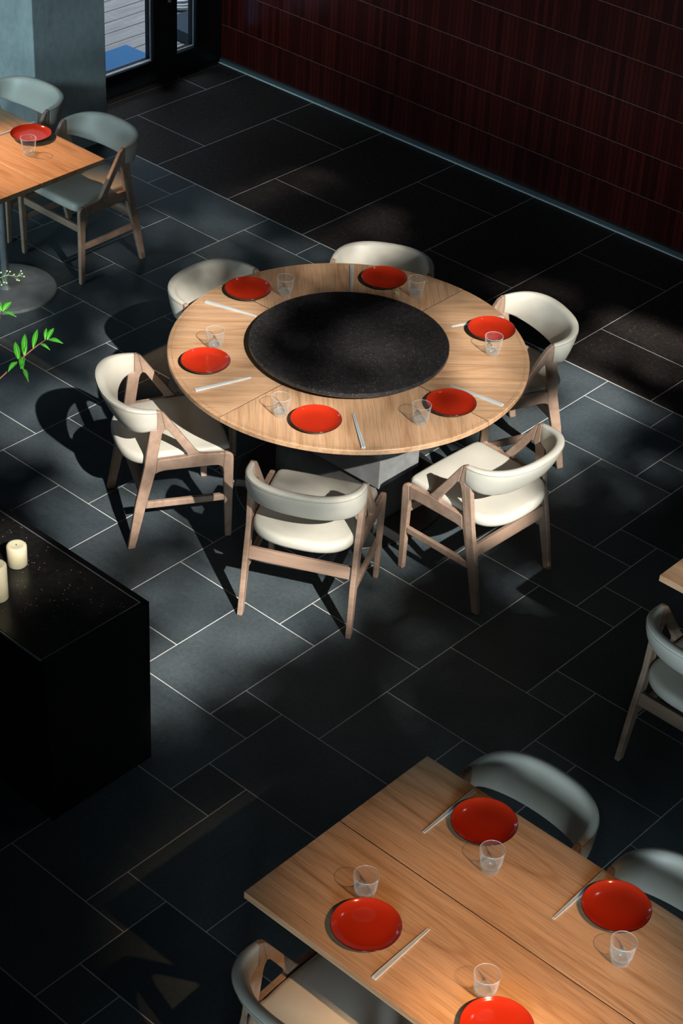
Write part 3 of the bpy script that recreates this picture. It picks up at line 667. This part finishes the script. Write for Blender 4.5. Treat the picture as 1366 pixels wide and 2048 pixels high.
# ------------------------------------------------------------------ unseen tree, added to shape the sun: its crown is cut into set patches
# each entry: spot in the photo, height above the floor, how much sun gets there
LIT = """
300,1185,0,.85 400,1260,0,1 350,1330,0,1 340,1400,0,.7 330,1440,0,.5 330,1490,0,.1 440,1180,0,1 500,1170,0,1 500,1280,0,1 430,1340,0,.7 420,1430,0,0 560,1250,0,1 620,1190,0,1 640,1240,0,.6 560,1340,0,.12 640,1300,0,.2 480,1370,0,.25 700,1190,0,.6
740,1150,0,.3 740,1200,0,.25 760,1260,0,.04 850,1290,0,.22 830,1340,0,.16 780,1420,0,.16 870,1370,0,.12 760,1330,0,.1 700,1380,0,.08 560,1540,0,.12 440,1570,0,.07 650,1560,0,.02 900,1450,0,0 700,1700,0,0 560,1650,0,0 200,1750,0,.01 300,1900,0,.01 100,1900,0,.02 400,1700,0,0 380,1510,0,.02
200,1030,0,.95 160,1020,0,.8 60,950,0,.08 30,960,0,.1 100,930,0,.12 130,1000,0,.6 180,1085,0,.85 230,1120,0,.5 280,1125,0,.2 240,1170,0,.15 390,1090,0,.3 350,1140,0,.5 280,1030,0,.95
30,860,0,.75 60,880,0,.65 20,910,0,.35 110,860,0,.5 40,790,0,.5 90,770,0,.35 160,750,0,.12 160,830,0,.5 20,660,0,.5 30,640,0,.5 60,680,0,.15 160,690,0,.12 190,720,0,.55 150,640,0,.04 220,610,0,.22 240,630,0,.2 100,610,0,.12 60,570,0,.4 90,560,0,.3 30,610,0,.4 160,540,0,.06 210,560,0,.05 200,520,0,.3 230,500,0,.25 290,460,0,.3 330,450,0,.45 260,480,0,.2 330,475,0,.3 370,420,0,.1 430,420,0,.35 450,445,0,.6 410,460,0,.5 490,435,0,.25 350,505,0,.15 300,545,0,.1 430,500,0,.4 400,520,0,.3 500,470,0,.35 470,395,0,.25 500,390,0,.35 530,385,0,.3 480,360,0,.02 560,365,0,.3 620,360,0,.3 650,375,0,.25 600,410,0,.1 580,440,0,.02 540,470,0,.05 660,420,0,.02 560,500,0,.4 620,505,0,.6 590,520,0,.35 520,520,0,.1 640,480,0,.3 700,470,0,.3 730,440,0,.25 770,440,0,.5 790,465,0,.45 760,480,0,.3 820,450,0,.05 820,480,0,.05 850,500,0,0 900,430,0,0 720,390,0,.05 340,380,0,.02 420,340,0,0 550,270,0,0 300,330,0,0 250,400,0,.02
900,560,0,.06 960,570,0,.15 1000,590,0,.15 1030,560,0,.2 1080,575,0,.3 1130,590,0,.3 1080,555,0,.15 1000,530,0,.02 1120,545,0,.02 1200,600,0,.02 1230,560,0,0 1240,650,0,.7 1290,665,0,.8 1330,690,0,.7 1350,640,0,.05 1290,620,0,.1 1180,640,0,.06 1200,700,0,.6 1230,690,0,.5 1260,740,0,.12 1290,770,0,.05 1230,735,0,.2 1310,740,0,.6 1350,740,0,.3 1180,770,0,1 1130,750,0,.9 1230,800,0,1 1190,820,0,1 1290,815,0,.5 1340,800,0,.1 1150,840,0,1 1210,860,0,.7 1150,890,0,.8 1120,920,0,.7 1250,880,0,.15 1180,930,0,.25 1120,980,0,.3 1180,980,0,.08 1290,950,0,.25 1330,940,0,.3 1250,990,0,.22 1150,1020,0,.05 1190,1040,0,.1 1100,1060,0,.08 1000,1130,0,.15 1200,1150,0,0 1100,1250,0,.01 1000,1300,0,.03 980,1220,0,.06 860,1180,0,.1 780,1110,0,.6 750,1130,0,.5 1060,850,0,.95 1020,870,0,1 1320,880,0,.05 1300,1050,0,0 1100,1450,0,0
380,690,.74,1 380,650,.74,1 430,640,.74,1 470,650,.74,.95 470,690,.74,.9 360,740,.74,1 430,770,.74,.75 470,770,.74,.7 400,800,.74,.85 480,830,.74,1 540,830,.74,1 520,780,.74,.95 600,870,.74,1 660,885,.74,1 650,820,.74,1 730,810,.74,.8 760,860,.74,.7 800,870,.74,.85 820,825,.74,.6 760,830,.74,.5 870,870,.74,.85 930,860,.74,.85 990,830,.74,.9 1000,770,.74,1 960,740,.74,1 980,710,.74,.95 1030,700,.74,.75 1040,740,.74,.6 1020,790,.74,.6 940,680,.74,.95 930,640,.74,.9 900,620,.74,.6 960,600,.74,.6 1010,630,.74,.8 860,590,.74,.4 900,580,.74,.35 810,560,.74,.3 740,550,.74,.3 690,550,.74,.35 640,560,.74,.3 640,535,.74,.6 580,580,.74,.45 540,590,.74,.4 520,560,.74,.35 570,545,.74,.4 480,610,.74,.95 450,590,.74,.6 410,610,.74,.95 490,640,.74,.9
760,700,.785,.9 720,690,.785,.8 640,680,.785,.2 560,680,.785,.1 600,640,.785,.05 700,750,.785,.35 780,760,.785,.6 850,700,.785,.5 850,740,.785,.5 700,620,.785,.08 760,600,.785,.1 800,640,.785,.5 740,660,.785,.55 880,670,.785,.4 620,740,.785,.3
1350,1150,.74,.45
360,600,.65,.9 350,560,.66,.4 390,560,.68,.5 410,545,.69,.35 450,550,.68,.15 490,550,.68,.1 700,500,.70,.5 735,505,.70,.9 760,500,.70,.7 700,520,.65,.75 780,520,.67,.25 820,520,.68,.12 850,550,.66,.1 1020,600,.66,1 1060,605,.68,.9 1090,620,.69,.6 1130,630,.69,.7 1130,680,.66,.6 1040,940,.65,1 1090,880,.69,.9 980,950,.65,1 560,970,.66,.45 600,1010,.65,.55 640,1020,.65,.35 690,1000,.65,.9 530,1000,.62,.5 520,960,.68,.8 240,720,.69,1 210,760,.70,1 220,810,.67,.8 280,840,.65,.9 290,890,.46,1 250,880,.46,1 350,880,.46,1 600,1075,.46,1 640,1070,.46,1 560,1060,.46,.9 590,955,.46,.35 640,965,.46,.25 700,980,.46,.5 900,960,.46,1 950,900,.46,1 1040,1030,.46,1 980,1020,.46,1 850,960,.46,1
150,1100,.755,.08 60,1160,.755,.6 120,1150,.755,.65 200,1180,.755,.35 30,1130,.755,.6 100,1230,.755,.02 35,1090,.80,1 5,1150,.80,.65 60,700,1.2,1 100,680,1.2,1 10,620,1.2,1 20,550,1.25,1 20,740,1.2,.9 275,480,.2,.35 165,500,.2,.35 230,380,.45,.12 150,400,.45,.05 780,940,.35,.9 820,920,.4,.9 780,1070,.01,.9
"""
S_ = []
for tok in LIT.split():
    a, b, z_, v_ = map(float, tok.split(',')); p_ = px(a, b, z_); S_.append((p_.x - SUNV.x * z_, p_.y - SUNV.y * z_, v_ ** 1.7))
def maskval(x_, y_):
    sw = 0.0; sv = 0.0
    for (a, b, v_) in S_:
        d2 = (x_ - a) ** 2 + (y_ - b) ** 2
        if d2 < 0.5:
            w_ = math.exp(-d2 / 0.0065); sw += w_; sv += w_ * v_
    return sv / (sw + 0.02) if sw > 1e-9 else 0.0
HC = 8.5; C_ = 0.055
bm = bmesh.new(); rnd = random.Random(3)
def leafquad(cx_, cy_, s_, cz=HC):
    a = rnd.uniform(-0.25, 0.25); c_, q_ = math.cos(a) * s_, math.sin(a) * s_
    vs = [bm.verts.new((cx_ + ux * c_ - uy * q_, cy_ + ux * q_ + uy * c_, cz + rnd.uniform(-0.01, 0.01))) for ux, uy in ((-.5, -.5), (.5, -.5), (.5, .5), (-.5, .5))]
    bm.faces.new(vs)
xs0, xs1, ys0, ys1 = -4.6, 2.6, -1.9, 4.3
nx, ny = int((xs1 - xs0) / C_), int((ys1 - ys0) / C_)
xs1, ys1 = xs0 + nx * C_, ys0 + ny * C_
offx, offy = SUNV.x * HC, SUNV.y * HC
for i in range(nx):
    for j in range(ny):
        x_, y_ = xs0 + (i + .5) * C_, ys0 + (j + .5) * C_
        m_ = max(0.0, min(1.0, maskval(x_, y_)))
        if m_ > 0.96: continue
        cov = 1 - m_
        s_ = C_ * (1.42 if m_ < 0.02 else math.sqrt(cov) * (1.0 + 0.2 * (1 - m_) ** 14))
        leafquad(x_ + offx, y_ + offy, s_)
for (a0, a1, b0, b1) in ((-17, xs0, -7, 14), (xs1, 8, -7, 14), (xs0, xs1, -7, ys0), (xs0, xs1, ys1, 14)):
    x_ = a0
    while x_ < a1 - 1e-6:
        y_ = b0
        wx = min(0.5, a1 - x_)
        while y_ < b1 - 1e-6:
            wy = min(0.5, b1 - y_)
            vs = [bm.verts.new((x_ + offx + ux * (wx + .03) - .015, y_ + offy + uy * (wy + .03) - .015, HC + rnd.uniform(0, .05))) for ux, uy in ((0, 0), (1, 0), (1, 1), (0, 1))]
            bm.faces.new(vs); y_ += 0.5
        x_ += 0.5
t = thing('gobo_tree', 'unseen tree added outside the building, its flat crown shaped to dapple the sun', 'tree', (offx + 6.6, offy - 7.5, -0.5))
o = link('gobo_leaves', bm, M['foliage'], t); o.location = (-offx - 6.6, -offy + 7.5, 0.5); o['kind'] = 'stuff'  # flat sheet of quads, sized to set how much sun passes
bm = bmesh.new(); tube(bm, [(0, 0, 0), (0.1, 0.05, 5), (0, 0, 10), (-0.4, 0.6, HC + 0.6)], [0.4, 0.33, 0.26, 0.2], 12)
for e in ((-1, 15), (-6, 2), (-13, 1)):
    tube(bm, [(0, 0, 9.5), (e[0] * .5, e[1] * .5 if e[1] > 3 else e[1], HC + 0.7), (e[0], e[1], HC + 0.75)], [0.16, 0.1, 0.05], 8)
link('trunk', bm, M['bark'], t, smooth=True)
